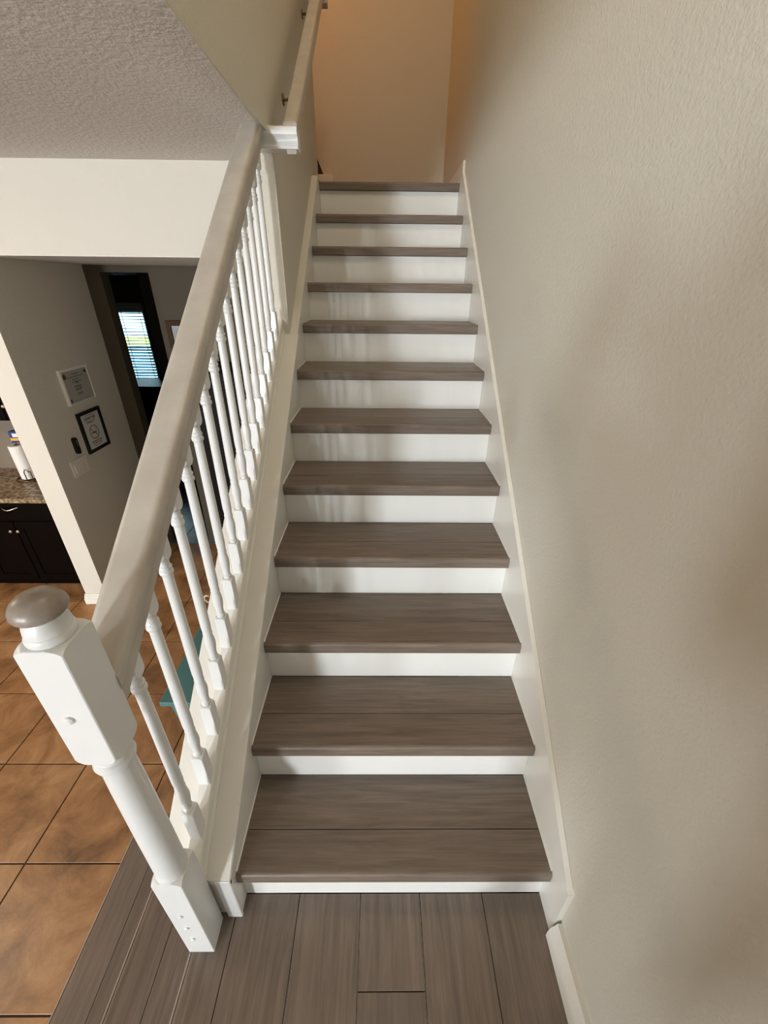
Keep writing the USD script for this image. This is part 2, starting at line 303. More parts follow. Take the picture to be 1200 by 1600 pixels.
# skirts, ledge and trims
led = [(-0.607, -0.024), (-0.408, -0.024), (-0.408, -0.004), (-0.411, 0.0), (-0.604, 0.0), (-0.607, -0.004)]
tl = thing('trim_ledge', 'sloping white ledge on top of the low wall that carries the balusters', kind='structure')
obj('ledge_board', slope([(x, z + LZ) for x, z in led], -0.052, 1.63), M['trim'], tl)
obj('ledge_end', [bx(-0.452, -0.408, -0.056, -0.045, 0.0, LZ - SL * 0.052 - 0.002, 0.002), bx(-0.607, -0.53, -0.056, -0.045, ZT + 0.2, LZ - SL * 0.052 - 0.002, 0.002)], M['post'], tl, label='upright white end board of the low wall')
obj('wall_skirt', slope([(-0.4495, LZ - 0.36), (-0.412, LZ - 0.36), (-0.412, LZ - 0.004), (-0.415, LZ), (-0.4495, LZ)], 1.63, 2.76), M['trim'], tl, label='white skirt board along the left wall')
sk = [(-0.045, 0.0), (0.02, 0.0), (1.63, 1.63 * SL - 0.11), (1.63, LZ + SL * 1.63 - 0.022), (-0.045, LZ - SL * 0.045 - 0.022)]
obj('inner_skirt', yz(sk, -0.432, XL), M['trim'], tl, label='white skirt board beside the treads')
tr = thing('trim_right', 'white skirt board along the right wall of the stairs with a small ledge on top', kind='structure')
rs = [(-0.091, 0.0), (0.02, 0.0), (2.74, 2.74 * SL - 0.1), (2.74, 0.315 + SL * 2.74), (-0.091, 0.315 - SL * 0.091)]
obj('skirt_board', yz(rs, XR, WX), M['trim'], tr)
obj('caulk', slope([(WX - 0.003, 0.313), (WX - 0.0005, 0.313), (WX - 0.0005, 0.319)], -0.08, 2.74), M['worn'], tr, label='caulk line between skirt and wall')
obj('skirt_end', bx(XR, WX, 2.74, 2.86, ztread(12) - 0.3, ztread(12), 0.001), M['trim'], tr)
obj('skirt_end', bx(-0.4495, XL, 2.76, 2.86, ztread(12) - 0.3, ztread(12), 0.001), M['trim'], tl)
br = [(WX, 0), (0.494, 0), (0.494, 0.03), (0.498, 0.055), (0.507, 0.07), (0.512, 0.085), (WX, 0.085)]
obj('baseboard_right', xz(br, YB, -0.098), M['trim'], kind='structure', label='white baseboard of the landing at the right wall')
obj('baseboard_landing', bx(0.509, WX, 2.745, 3.9, ztread(12), ztread(12) + 0.10, 0.003), M['trim'], kind='structure', label='white baseboard end on the upper landing at the right wall')

# ------------------------------------------------------------------ the staircase
sc = thing('staircase', 'straight flight of twelve grey brown laminate treads with white risers between two skirt boards', 'staircase', (0, 0, 0))
def tread_profile(k, back):
    z, yf, r = ztread(k), (k - 1) * T - NOSE, 0.012
    pts = [(back, z - 0.012), (back, z)]
    for t in np.linspace(90, 180, 7): pts.append((yf + r + r * math.cos(math.radians(t)), z - r + r * math.sin(math.radians(t))))
    for t in np.linspace(180, 270, 4): pts.append((yf + 0.005 + 0.005 * math.cos(math.radians(t)), z - TH + 0.005 + 0.005 * math.sin(math.radians(t))))
    pts += [(yf + NOSE, z - TH), (yf + NOSE, z - 0.012)]
    return pts
for k in range(1, 13):
    zt, y0 = ztread(k), (k - 1) * T
    zb = 0.0 if k == 1 else ztread(k - 1)
    seam = y0 + (0.093, 0.0997, 0.0925, 0.094)[k - 1] if k < 5 else y0 + 0.095
    t = obj('tread', yz(tread_profile(k, seam - 0.0011), XL + 0.001, XR - 0.001), M['wood_x'], sc)
    yb = k * T if k < 12 else 3.9
    obj('plank', bx(XL + 0.001, XR - 0.001, seam + 0.0011, yb - 0.001 if k < 12 else 3.06, zt - 0.012, zt, 0.0012), M['wood_x'], t, smooth=False)
    for xa, xb in ((XL, XL + 0.0035), (XR - 0.0035, XR)):
        obj('caulk', bx(xa, xb, y0 - NOSE + 0.01, yb - 0.001 if k < 12 else 2.75, zt - 0.002, zt + 0.0035), M['riser'], t, smooth=False, label='white caulk line')
    obj('riser', bx(XL + 0.0005, XR - 0.0005, y0, y0 + 0.013, zb, zt - 0.012), M['riser'], sc, smooth=False)
obj('floor_upper', [bx(-3.0, WX, 3.06, 3.9, 2.15, ztread(12) - 0.001), bx(-0.45, WX, 11 * T + 0.02, 3.06, 2.15, ztread(12) - 0.013)], M['wood_x'], kind='structure', label='laminate floor of the upper landing')
obj('trim_upper_step', bx(-0.80, -0.415, 3.80, 3.9, ztread(12) - 0.001, 2.512, 0.003), M['trim'], kind='structure', label='small white trim block at the left end of the upper landing wall')
hr = [(-0.50, 2.40), (-0.452, 2.42), (-0.80, 3.20), (-0.848, 3.18)]
obj('wall_handrail', xz(hr, 3.845, 3.88), M['dark_wood'], label='dark wooden rail rising left on the wall behind the upper landing', category='handrail')

# ------------------------------------------------------------------ the railing
XC = -0.5005
rl = thing('stair_railing', 'white painted stair railing with newel post, turned balusters and worn beige handrail', 'railing', (XC, 0, 0))
RO = (XC, 0, 0)
# newel
NX, NY, NW = -0.5025, -0.0935, 0.0365
def sq_block(z0, z1, w, r_end0, r_end1, sh0, sh1):
    b = man(bx(-w, w, -w, w, z0, z1, 0.0015))
    rf = w * 1.44
    prof = [(0, z0)]
    prof += [(rf, z0)] if sh0 < 0.001 else [(r_end0 + (rf - r_end0) * math.sin(t * math.pi / 2), z0 + sh0 * (1 - math.cos(t * math.pi / 2))) for t in np.linspace(0, 1, 8)]
    prof += [(rf, z1)] if sh1 < 0.001 else [(rf - (rf - r_end1) * (1 - math.cos(t * math.pi / 2)), z1 - sh1 * (1 - math.sin(t * math.pi / 2))) for t in np.linspace(0, 1, 8)]
    prof.append((0, z1))
    return tm(b ^ man(lathe(prof, 48)))
nw_body = [sq_block(0.0, 0.432, NW, NW * 1.44, 0.034, 0.0001, 0.022), sq_block(0.915, 1.198, NW, 0.036, 0.034, 0.028, 0.016)]
sh = [(0, 0.40), (0.030, 0.40), (0.0335, 0.425), (0.0365, 0.432), (0.0365, 0.441), (0.034, 0.446), (0.0335, 0.455), (0.0345, 0.47), (0.0335, 0.62), (0.0315, 0.80), (0.0298, 0.868), (0.0305, 0.872),
      (0.0345, 0.876), (0.0365, 0.884), (0.0345, 0.892), (0.0305, 0.896), (0.031, 0.905), (0.035, 0.92), (0.03, 0.95), (0, 0.95)]
nwl = obj('newel_post', [rel(b, (XC - NX, -NY, 0)) for b in nw_body] + [lathe(sh, 48, (NX - XC, NY, 0))], M['post'], rl, label='square and turned white newel post at the foot of the railing')
neck = [(0, 1.19), (0.0325, 1.19), (0.0325, 1.197), (0.0342, 1.201), (0.0345, 1.206), (0.0328, 1.2105), (0.0312, 1.2125), (0.0318, 1.217), (0.0305, 1.226), (0.027, 1.233), (0.0245, 1.238), (0.024, 1.246), (0, 1.246)]
obj('newel_neck', lathe(neck, 48, (NX - XC, NY, 0)), M['post'], nwl)
ball = [(0, 1.238), (0.024, 1.238), (0.031, 1.240), (0.0355, 1.2445), (0.0372, 1.2505), (0.0362, 1.258), (0.032, 1.266), (0.0245, 1.2725), (0.014, 1.2768), (0, 1.278)]
obj('newel_cap', lathe(ball, 48, (NX - XC, NY, 0)), M['cap'], nwl, label='worn grey brown mushroom cap of the newel post', smooth=60)
for z in (1.043, 0.25, 0.175, 0.10):
    rp = 0.0088 if z > 1 else 0.0066
    pl = lathe([(0, rp * 0.75), (rp * 0.5, rp * 0.7), (rp * 0.87, rp * 0.42), (rp, 0)], 20)
    pl.apply_transform(np.array([[1, 0, 0, -0.004 + NX - XC], [0, 0, -1, NY - NW], [0, 1, 0, z], [0, 0, 0, 1.0]]))
    obj('screw_plug', pl, M['post'], nwl, label='round white screw plug')
# shoe rail
sh_p = [(-0.524, LZ), (-0.524, LZ + 0.012), (-0.519, LZ + 0.02), (-0.519, LZ + 0.06), (-0.516, LZ + 0.066), (-0.482, LZ + 0.066), (-0.479, LZ + 0.06), (-0.479, LZ + 0.022), (-0.474, LZ + 0.012), (-0.474, LZ)]
obj('shoe_rail', rel(slope(sh_p, -0.055, 1.63), RO), M['trim'], rl, label='moulded white shoe rail under the balusters')
# handrail
def rail_profile(cx, w=0.038, z0=1.018, z1=1.118):
    pts = [(-w * 0.66, z0), (w * 0.66, z0), (w * 0.72, z0 + 0.02), (w * 0.70, z0 + 0.035), (w * 0.80, z0 + 0.047), (w * 0.98, z0 + 0.06), (w, z0 + 0.072)]
    for t in np.linspace(0, 90, 6): pts.append((w - 0.016 + 0.016 * math.cos(math.radians(t)), z1 - 0.016 + 0.016 * math.sin(math.radians(t))))
    half = pts[1:]
    full = half + [(-x, z) for x, z in half[::-1]]
    return [(cx + x, z) for x, z in full]
hrl = obj('handrail', rel(slope(rail_profile(XC), NY + NW - 0.003, 1.565), RO), M['worn'], rl, label='worn beige handrail sloping up from the newel post', smooth=40)
def return_piece(x0, x1, y, zc):     # short level run of moulded rail along x
    p = [(0.03, -0.036), (-0.03, -0.036), (-0.032, -0.028), (-0.024, -0.024), (-0.022, -0.012), (-0.026, 0.0), (-0.034, 0.008), (-0.036, 0.02), (-0.033, 0.031), (-0.024, 0.036), (0.03, 0.036)]
    return yz([(y + a, zc + b) for a, b in p], x0, x1)
obj('rail_return', rel(return_piece(-0.540, -0.336, 1.597, 2.193), RO), M['post'], hrl, label='short level white moulded return at the top of the handrail')
UX = -0.363
ur = obj('upper_rail', rel(slope([(UX + (x) * 0.74, z - 0.035) for x, z in rail_profile(0.0)], 1.575, 3.06), RO), M['worn'], hrl, label='upper handrail on the left wall')
def rel_part(name, meshes, mat, parent, **kw):
    return obj(name, [rel(x, RO) for x in meshes], mat, parent, **kw)
rel_part('upper_return', [return_piece(-0.45, -0.335, 3.06, 3.20)], M['worn'], hrl, label='moulded end of the upper rail')
for yy in (1.95, 2.75):
    rel_part('bracket', [tube([(-0.449, yy, 0.98 + SL * yy), (UX, yy, 0.98 + SL * yy), (UX, yy, 1.0 + SL * yy)], 0.006), cyl(0.02, (-0.4495, yy, 0.98 + SL * yy), (-0.444, yy, 0.98 + SL * yy))], M['bronze'], hrl, label='small metal rail bracket')
# balusters
def baluster(z0, L):
    w = 0.0165
    za = z0 + 0.112
    zb = z0 + L
    low = sq_block(z0 - 0.05, za, w, w * 1.44, 0.0125, 0.0001, 0.016)
    top = sq_block(zb - 0.062, zb + 0.035, w, 0.011, w * 1.44, 0.026, 0.0001)
    pr = [(0, za - 0.02), (0.0115, za - 0.02), (0.0115, za + 0.002), (0.0135, za + 0.006), (0.0135, za + 0.010), (0.0112, za + 0.013), (0.0118, za + 0.03), (0.0150, za + 0.052), (0.0158, za + 0.066), (0.0142, za + 0.082), (0.0118, za + 0.094), (0.0135, za + 0.099), (0.0135, za + 0.104), (0.0122, za + 0.108),
          (0.0138, za + 0.13), (0.0136, za + 0.2), (0.0122, zb - 0.125), (0.0122, zb - 0.105), (0.0155, zb - 0.101), (0.0160, zb - 0.096), (0.0150, zb - 0.092), (0.0125, zb - 0.089), (0.0150, zb - 0.085), (0.0148, zb - 0.081), (0.0120, zb - 0.077), (0.0125, zb - 0.062), (0.012, zb - 0.04), (0, zb - 0.04)]
    return [low, top, lathe(pr, 20)]
for i in range(16):
    yb = 0.018 + 0.1008 * i
    z0, z1 = LZ + 0.066 + SL * yb, 1.018 + SL * yb
    ms = baluster(0.0, z1 - z0)
    for q_ in ms: q_.apply_translation((0, yb, z0))
    obj('baluster', ms, M['post'], rl, smooth=35)

hk = [(-0.607, 0.585, 0.67), (-0.622, 0.585, 0.672), (-0.630, 0.585, 0.684), (-0.628, 0.585, 0.697), (-0.619, 0.585, 0.702), (-0.613, 0.585, 0.698)]
obj('cup_hook', rel(tube(hk, 0.0028), (-0.607, 0.585, 0.67)), M['rosegold'], label='small pale cup hook screwed into the outer edge of the sloping ledge', category='hook')
UsdGeom.Xformable(stage.GetPrimAtPath('/World/cup_hook')).AddTranslateOp().Set((-0.607, 0.585, 0.67))

# ------------------------------------------------------------------ lower room and kitchen
# teal bench beside the stairs
be = thing('teal_bench', 'teal painted wooden bench beside the stair wall on the tile floor', 'bench', (-0.83, 0.98, ZT))
BO = (-0.83, 0.98, ZT)
bz = -0.045
obj('bench_top', rel(bx(-1.035, -0.615, 0.703, 1.26, bz - 0.026, bz, 0.004), BO), M['teal'], be)
obj('apron', rel(bx(-1.015, -0.635, 0.725, 1.24, bz - 0.034, bz - 0.026), BO), M['teal'], be)
for ya, yb in ((0.73, 0.755), (1.205, 1.23)):
    obj('side_panel', rel(xz([(-1.005, bz - 0.034), (-0.935, ZT + 0.001), (-0.715, ZT + 0.001), (-0.645, bz - 0.034)], ya, yb), BO), M['teal'], be)

# base cabinet, counter, wall cabinet
YF = 2.186
cb = thing('base_cabinet', 'espresso brown base cabinet under the granite counter', 'cabinet', (-2.85, 2.45, ZT))
CO = (-2.85, 2.45, ZT)
x0, x1 = -3.30, -2.345
obj('body', rel(bx(x0, x1, YF + 0.012, 2.74, ZT + 0.085, 0.245), CO), M['cabinet'], cb)
obj('toe_kick', rel(bx(x0, x1, YF + 0.06, 2.74, ZT + 0.001, ZT + 0.085), CO), M['cabinet'], cb)
d = obj('drawer', rel(bx(-3.165, -2.43, YF, YF + 0.012, 0.085, 0.235, 0.003), CO), M['cabinet'], cb)
arc = [(-2.86 + 0.115 * t, YF - 0.002 - 0.028 * math.sin(math.pi * t), 0.195 - 0.010 * math.sin(math.pi * t)) for t in np.linspace(0, 1, 9)]
obj('pull', rel(tube(arc, 0.0055), CO), M['chrome'], d, label='curved chrome drawer pull')
for xa, xb, kx in ((-3.165, -2.836, -2.862), (-2.830, -2.43, -2.806)):
    fr = man(bx(xa, xb, YF, YF + 0.012, ZT + 0.09, 0.07, 0.003)) - man(bx(xa + 0.055, xb - 0.055, YF - 0.01, YF + 0.006, ZT + 0.145, 0.015))
    dd = obj('door', rel(tm(fr), CO), M['cabinet'], cb, smooth=False)
    kn = lathe([(0, 0), (0.006, 0), (0.005, 0.012), (0.012, 0.018), (0.0135, 0.024), (0.009, 0.029), (0, 0.03)], 16)
    kn.apply_transform(np.array([[1, 0, 0, kx], [0, 0, -1, YF], [0, 1, 0, -0.005], [0, 0, 0, 1.0]]))
    obj('knob', rel(kn, CO), M['chrome'], dd, label='chrome knob')
ct = thing('countertop', 'speckled brown granite countertop on the base cabinet', 'countertop', (-2.85, 2.45, 0.25))
obj('slab', rel(bx(-3.34, -2.342, YF - 0.03, 2.744, 0.246, 0.283, 0.004), (-2.85, 2.45, 0.25)), M['granite'], ct)
uc = thing('wall_cabinet', 'espresso wall cabinet above the kitchen counter', 'cabinet', (-2.85, 2.6, 0.78))
UO = (-2.85, 2.6, 0.78)
obj('body', rel(bx(-3.30, -2.345, 2.44, 2.744, 0.79, 1.80), UO), M['cabinet'], uc)
for xa, xb, kx in ((-3.17, -2.748, -2.775), (-2.742, -2.40, -2.715)):
    fr = man(bx(xa, xb, 2.42, 2.44, 0.795, 1.79, 0.003)) - man(bx(xa + 0.055, xb - 0.055, 2.41, 2.43, 0.85, 1.735))
    dd = obj('door', rel(tm(fr), UO), M['cabinet'], uc, smooth=False)
    kn = lathe([(0, 0), (0.006, 0), (0.005, 0.012), (0.012, 0.018), (0.0135, 0.024), (0.009, 0.029), (0, 0.03)], 16)
    kn.apply_transform(np.array([[1, 0, 0, kx], [0, 0, -1, 2.42], [0, 1, 0, 0.905], [0, 0, 0, 1.0]]))
    obj('knob', rel(kn, UO), M['chrome'], dd, label='chrome knob')
# paper towel on its wire holder
HX, HY, HZ = -2.865, 2.535, 0.283
ho = thing('paper_towel_holder', 'bronze wire paper towel holder standing on the counter', 'holder', (HX, HY, HZ))
ring = [(0.09 * math.cos(t), 0.09 * math.sin(t), 0.006) for t in np.linspace(0, 2 * math.pi, 25)]
obj('base_ring', tube(ring, 0.005), M['bronze'], ho)
obj('post', tube([(-0.085, 0, 0.006), (0, 0, 0.006), (0, 0, 0.30)], 0.005), M['bronze'], ho)
loop = [(0.035, -0.078, 0.006), (0.035, -0.078, 0.085)] + [(0.052 + 0.017 * math.cos(t), -0.074, 0.085 + 0.02 * math.sin(t)) for t in np.linspace(math.pi, 0, 7)] + [(0.069, -0.058, 0.085), (0.069, -0.058, 0.006)]
obj('tension_arm', tube(loop, 0.0035), M['bronze'], ho)
ro = thing('paper_towel_roll', 'white paper towel roll on the wire holder', 'paper towel', (HX, HY, HZ + 0.012))
obj('roll', lathe([(0.021, 0), (0.056, 0), (0.0575, 0.003), (0.0575, 0.272), (0.056, 0.275), (0.021, 0.275), (0.021, 0)], 40), M['paper'], ro)
obj('core', lathe([(0.0185, 0.0), (0.0205, 0.0), (0.0205, 0.276), (0.0185, 0.276), (0.0185, 0)], 24), M['card'], ro, label='brown cardboard core')
# blue and yellow food box behind the roll
fx = thing('food_box', 'blue and yellow cardboard food box behind the paper towel roll', 'box', (-2.90, 2.66, HZ))
obj('carton', bx(-0.085, 0.085, -0.025, 0.025, 0, 0.36, 0.001), M['blue'], fx)
obj('stripe', bx(-0.0852, 0.0852, -0.0256, 0.0256, 0.285, 0.307), M['yellow'], fx, label='yellow stripe with red lettering', smooth=False)
obj('print', bx(-0.06, 0.05, -0.0258, -0.025, 0.315, 0.345), M['white_print'], fx, label='white print on blue', smooth=False)

# things on the partition wall (x = -2.18, facing +x); u runs along +y, v up
WXH = -2.18
def wall_flat(m, y, z, dx=0.0):     # mesh in the xy plane (x right, y up, z out) put on the wall
    m = m.copy(); m.apply_transform(np.array([[0, 0, 1, dx], [1, 0, 0, y], [0, 1, 0, z], [0, 0, 0, 1.0]])); return m
def flat(x0, x1, y0, y1, h, z=0.0): return bx(x0, x1, y0, y1, z, z + h)
def line_text(s, h, w, bold=False):
    t = meshkit.text_mesh(s, h, 0.0006, bold); b = t.bounds
    t.apply_translation((-(b[0][0] + b[1][0]) / 2, 0, 0)); t.apply_scale((min(1.0, w / (b[1][0] - b[0][0])), 1, 1)) if False else None
    s_ = w / (b[1][0] - b[0][0]); t.vertices[:, 0] *= s_
    return t
ce = thing('certificate_frame', 'printed certificate in a clear acrylic wall frame above the no smoking sign', 'certificate', (WXH, 2.463, 1.05))
obj('backing', wall_flat(flat(-0.150, 0.150, -0.117, 0.117, 0.004), 0, 0), M['acrylic'], ce)
obj('sheet', wall_flat(flat(-0.132, 0.138, -0.112, 0.100, 0.001, 0.004), 0, 0), M['sheet'], ce, label='grey printed certificate sheet', smooth=False)
obj('edge_strip', wall_flat(flat(-0.153, -0.140, -0.119, 0.118, 0.02), 0, 0), M['acrylic'], ce, label='bright clear edge strip')
obj('side_strip', wall_flat(flat(0.146, 0.152, -0.118, 0.118, 0.008), 0, 0), M['acrylic'], ce)
obj('seal', wall_flat(lathe([(0, 0.0016), (0.017, 0.0014), (0.0175, 0)], 24), -0.105, 0.068, 0.005), M['seal'], ce, label='brown round seal')
obj('emblem', wall_flat(flat(0.105, 0.128, 0.068, 0.086, 0.0012, 0.005), 0, 0), M['ink'], ce, smooth=False)
obj('stamp', wall_flat(flat(-0.118, -0.102, -0.105, -0.082, 0.0012, 0.005), 0, 0), M['seal'], ce, smooth=False)
lines = [(0.073, 0.08, 0.006), (0.055, 0.17, 0.0045), (0.037, 0.07, 0.005), (0.021, 0.10, 0.005), (0.012, 0.03, 0.008), (-0.012, 0.075, 0.008), (-0.026, 0.07, 0.007), (-0.036, 0.06, 0.006), (-0.058, 0.06, 0.006), (-0.067, 0.05, 0.005), (-0.1, 0.16, 0.002)]
obj('print', [wall_flat(flat(0.003 - w / 2, 0.003 + w / 2, y, y + h, 0.0008, 0.005), 0, 0) for y, w, h in lines], M['ink_light'], ce, label='small rows of grey print', smooth=False)
si = thing('no_smoking_sign', 'black framed no smoking notice hanging under the certificate', 'sign', (WXH, 2.47, 0.716))
W2, H2 = 0.128, 0.15
fr = man(flat(-W2, W2, -H2, H2, 0.016)) - man(flat(-W2 + 0.022, W2 - 0.022, -H2 + 0.022, H2 - 0.022, 0.03, 0.006))
obj('frame', wall_flat(tm(fr), 0, 0), M['black'], si, smooth=False, label='black frame')
obj('sheet', wall_flat(flat(-W2 + 0.022, W2 - 0.022, -H2 + 0.022, H2 - 0.022, 0.001, 0.006), 0, 0), M['sheet_white'], si, label='pale printed sheet', smooth=False)
def put(t, y): t.apply_translation((0, y, 0.0072)); return wall_flat(t, 0, 0)
for words, h_, w_, y_ in (('SMOKE FREE', 0.019, 0.125, 0.082), ('FACILITY', 0.017, 0.095, 0.056), ('NO SMOKING OR VAPING', 0.009, 0.12, -0.086), ('ALLOWED INSIDE', 0.008, 0.10, -0.101)):
    obj('lettering', put(line_text(words, h_, w_, True), y_), M['ink'], si, smooth=False, label='line of dark lettering')
for xa, xb, y_ in ((-0.05, 0.05, 0.112), (-0.04, 0.05, -0.116)):
    obj('fine_print', put(flat(xa, xb, 0, 0.0035, 0.0006), y_), M['ink_light'], si, smooth=False)
rg = ext(Point(0, 0).buffer(0.052, 24).difference(Point(0, 0).buffer(0.045, 24)).union(Polygon([(-0.036, 0.031), (-0.031, 0.036), (0.036, -0.031), (0.031, -0.036)])), 0.0007)
obj('ban_ring', put(rg, -0.015), M['ink_light'], si, smooth=False, label='prohibition ring and bar')
cg = [ext(sbox(-0.03, -0.005, 0.024, 0.003), 0.0009)] + [ext(Polygon([(0.02 + 0.006 * math.sin(t * 2), 0.006 + 0.028 * t / 3 ), (0.024 + 0.006 * math.sin(t * 2), 0.006 + 0.028 * t / 3), (0.024 + 0.006 * math.sin(t * 2 + 1), 0.015 + 0.028 * t / 3), (0.02 + 0.006 * math.sin(t * 2 + 1), 0.015 + 0.028 * t / 3)]), 0.0008) for t in (0, 1, 2)]
obj('cigarette', [put(c, -0.017) for c in cg], M['ink'], si, smooth=False, label='black cigarette with smoke')
rc = thing('remote_control', 'slim black remote control in a wall cradle left of the no smoking sign', 'remote control', (WXH, 2.24, 0.67))
cap_ = Point(0, 0.042).buffer(0.018, 12).union(Point(0, -0.042).buffer(0.018, 12)).convex_hull
obj('case', wall_flat(ext(cap_, 0.02), 0, 0), M['black'], rc)
obj('button', [wall_flat(ext(Point(0.004, y).buffer(0.0025, 8), 0.0012), 0, 0, 0.02) for y in (0.035, 0.024, 0.013, 0.002)], M['switch'], rc, label='row of small pale buttons')
sw = thing('light_switch', 'beige light switch plate with three rockers low on the partition wall', 'light switch', (WXH, 2.212, 0.525))
obj('plate', wall_flat(bx(-0.083, 0.083, -0.06, 0.06, 0, 0.011, 0.002), 0, 0), M['switch'], sw)
for y in (-0.046, 0.0, 0.046):
    rk = yz([(-0.033, 0.011), (0.033, 0.011), (0.033, 0.016), (-0.033, 0.022)], y - 0.0165, y + 0.0165)
    obj('rocker', wall_flat(rk, 0, 0), M['switch'], sw, smooth=False)

# hall: framed mirror and black cabinet
mi = thing('wall_mirror', 'mirror in a brown wooden frame on the hall wall', 'mirror', (-1.46, 2.92, 1.15))
fr = man(bx(-1.658, -1.26, 2.895, 2.919, 0.86, 1.445, 0.003)) - man(bx(-1.622, -1.296, 2.88, 2.907, 0.896, 1.409))
obj('frame', rel(tm(fr), (-1.46, 2.92, 1.15)), M['brown_wood'], mi, smooth=False)
obj('glass', rel(bx(-1.622, -1.296, 2.903, 2.907, 0.896, 1.409), (-1.46, 2.92, 1.15)), M['mirror'], mi, smooth=False, label='grey reflecting glass')
bc = thing('black_cabinet', 'tall black cabinet in the hall seen between the balusters', 'cabinet', (-1.0, 2.65, ZT))
BCO = (-1.0, 2.65, ZT)
obj('body', rel(bx(-1.36, -0.68, 2.45, 2.88, ZT + 0.04, 1.15, 0.004), BCO), M['blackwood'], bc)
obj('plinth', rel(bx(-1.34, -0.70, 2.48, 2.88, ZT + 0.001, ZT + 0.04), BCO), M['blackwood'], bc)
for xa, xb in ((-1.355, -1.022), (-1.018, -0.685)):
    obj('door', rel(bx(xa, xb, 2.435, 2.449, ZT + 0.06, 1.14, 0.003), BCO), M['blackwood'], bc)

# far room: window with blinds, desk, outside
w1 = thing('window_1', 'bright far window with white horizontal blinds', kind='structure')
wx0, wx1, wz0, wz1 = -3.93, -3.43, 0.365, 1.372
obj('frame', [bx(wx0, wx0 + 0.03, 6.03, 6.08, wz0, wz1), bx(wx1 - 0.03, wx1, 6.03, 6.08, wz0, wz1), bx(wx0, wx1, 6.03, 6.08, wz0, wz0 + 0.03), bx(wx0, wx1, 6.03, 6.08, wz1 - 0.03, wz1), bx(wx0, wx1, 6.03, 6.07, 0.86, 0.89)], M['trim'], w1)
obj('pane', bx(wx0 + 0.03, wx1 - 0.03, 6.05, 6.054, wz0 + 0.03, wz1 - 0.03), M['pane'], w1, smooth=False)
obj('sill', bx(wx0 - 0.03, wx1 + 0.03, 5.93, 6.03, wz0 - 0.03, wz0, 0.004), M['trim'], w1)
obj('valance', bx(wx0 - 0.02, wx1 + 0.02, 5.95, 5.998, wz1 - 0.005, wz1 + 0.10, 0.003), M['wall'], w1)
NS = 24
for i in range(NS):
    zc = wz1 - 0.035 - i * (wz1 - wz0 - 0.06) / (NS - 1)
    tilt = math.radians(6 if i < 12 else 26)
    s_ = bx(wx0 + 0.006, wx1 - 0.006, -0.024, 0.024, -0.001, 0.001)
    s_.apply_transform(trimesh.transformations.rotation_matrix(tilt, (1, 0, 0)))
    s_.apply_translation((0, 6.0, zc)); obj('slat', s_, M['blind'], w1, smooth=False)
for xx in (wx0 + 0.20, wx1 - 0.045):
    obj('cord', bx(xx - 0.003, xx + 0.003, 5.972, 5.976, wz0 + 0.02, wz1), M['cord'], w1, smooth=False)
de = thing('black_desk', 'black desk with a deep front panel under the far window', 'desk', (-3.6, 5.6, ZT))
DO = (-3.6, 5.6, ZT)
obj('desk_top', rel(bx(-4.4, -2.9, 5.35, 5.92, 0.40, 0.44, 0.004), DO), M['blackwood'], de)
obj('front_panel', rel(bx(-4.36, -2.94, 5.40, 5.43, -0.20, 0.40), DO), M['blackwood'], de)
for xa in (-4.38, -2.96):
    obj('leg', rel(bx(xa, xa + 0.04, 5.38, 5.90, ZT + 0.001, 0.40), DO), M['blackwood'], de)
obj('patio', bx(-40, 30, 6.2, 7.6, ZT - 0.12, ZT - 0.02), M['patio'], label='pale concrete patio outside the far window', kind='structure')
obj('pool_surface', bx(-40, 30, 7.6, 19.0, ZT - 0.12, ZT - 0.03), M['pool'], label='blue green water right outside the far window', kind='structure')
hd = bx(-40, 30, 19.0, 22.6, ZT - 0.12, ZT - 0.01)
obj('lawn', hd, M['hedge'], label='sunlit strip of yellow green lawn between the two waters outside', kind='structure')
obj('lake_surface', bx(-150, 140, 22.6, 190, ZT - 0.12, ZT - 0.03), M['lake'], label='pale bright lake water beyond the lawn outside', kind='structure')

# the person taking the photograph: stands on the landing behind the camera
M['shirt'] = plain('grey_shirt', (0.16, 0.17, 0.19), 0.9)
M['jeans'] = plain('blue_jeans', (0.05, 0.07, 0.12), 0.9)
M['skin'] = plain('skin', (0.50, 0.32, 0.23), 0.55)
M['hair'] = plain('dark_hair', (0.04, 0.025, 0.016), 0.6)
PO = (0.03, -0.99, 0.0)
def chain(js, n=20):
    parts = []
    for (a, ra), (b, rb) in zip(js[:-1], js[1:]):
        parts.append(m3.Manifold.batch_hull([m3.Manifold.sphere(ra, n).translate(list(a)), m3.Manifold.sphere(rb, n).translate(list(b))]))
    return m3.Manifold.batch_boolean(parts, m3.OpType.Add)
def fuse(parts, edge=0.012, it=8):
    t = tm(m3.Manifold.batch_boolean(parts, m3.OpType.Add).refine_to_length(edge)); t.merge_vertices()
    trimesh.smoothing.filter_taubin(t, iterations=it); return t
pe = thing('person', 'person in a grey shirt and jeans standing on the landing holding up a phone', 'person', PO)
body = [chain([((0, 0, 1.46), 0.055), ((0, 0.02, 1.56), 0.058)])]
head = m3.Manifold.sphere(0.5, 32).scale([0.155, 0.19, 0.225]).translate([0, 0.035, 1.64])
body += [head, chain([((0, 0.10, 1.56), 0.035), ((0, 0.07, 1.57), 0.05)]), chain([((0, 0.128, 1.655), 0.010), ((0, 0.14, 1.625), 0.015)]), chain([((0, 0.12, 1.585), 0.016), ((0.012, 0.12, 1.585), 0.014)])]
body.append(chain([((0, 0, 1.48), 0.05), ((0, 0, 1.36), 0.09), ((0, 0, 1.18), 0.12), ((0, 0, 0.96), 0.11)]))
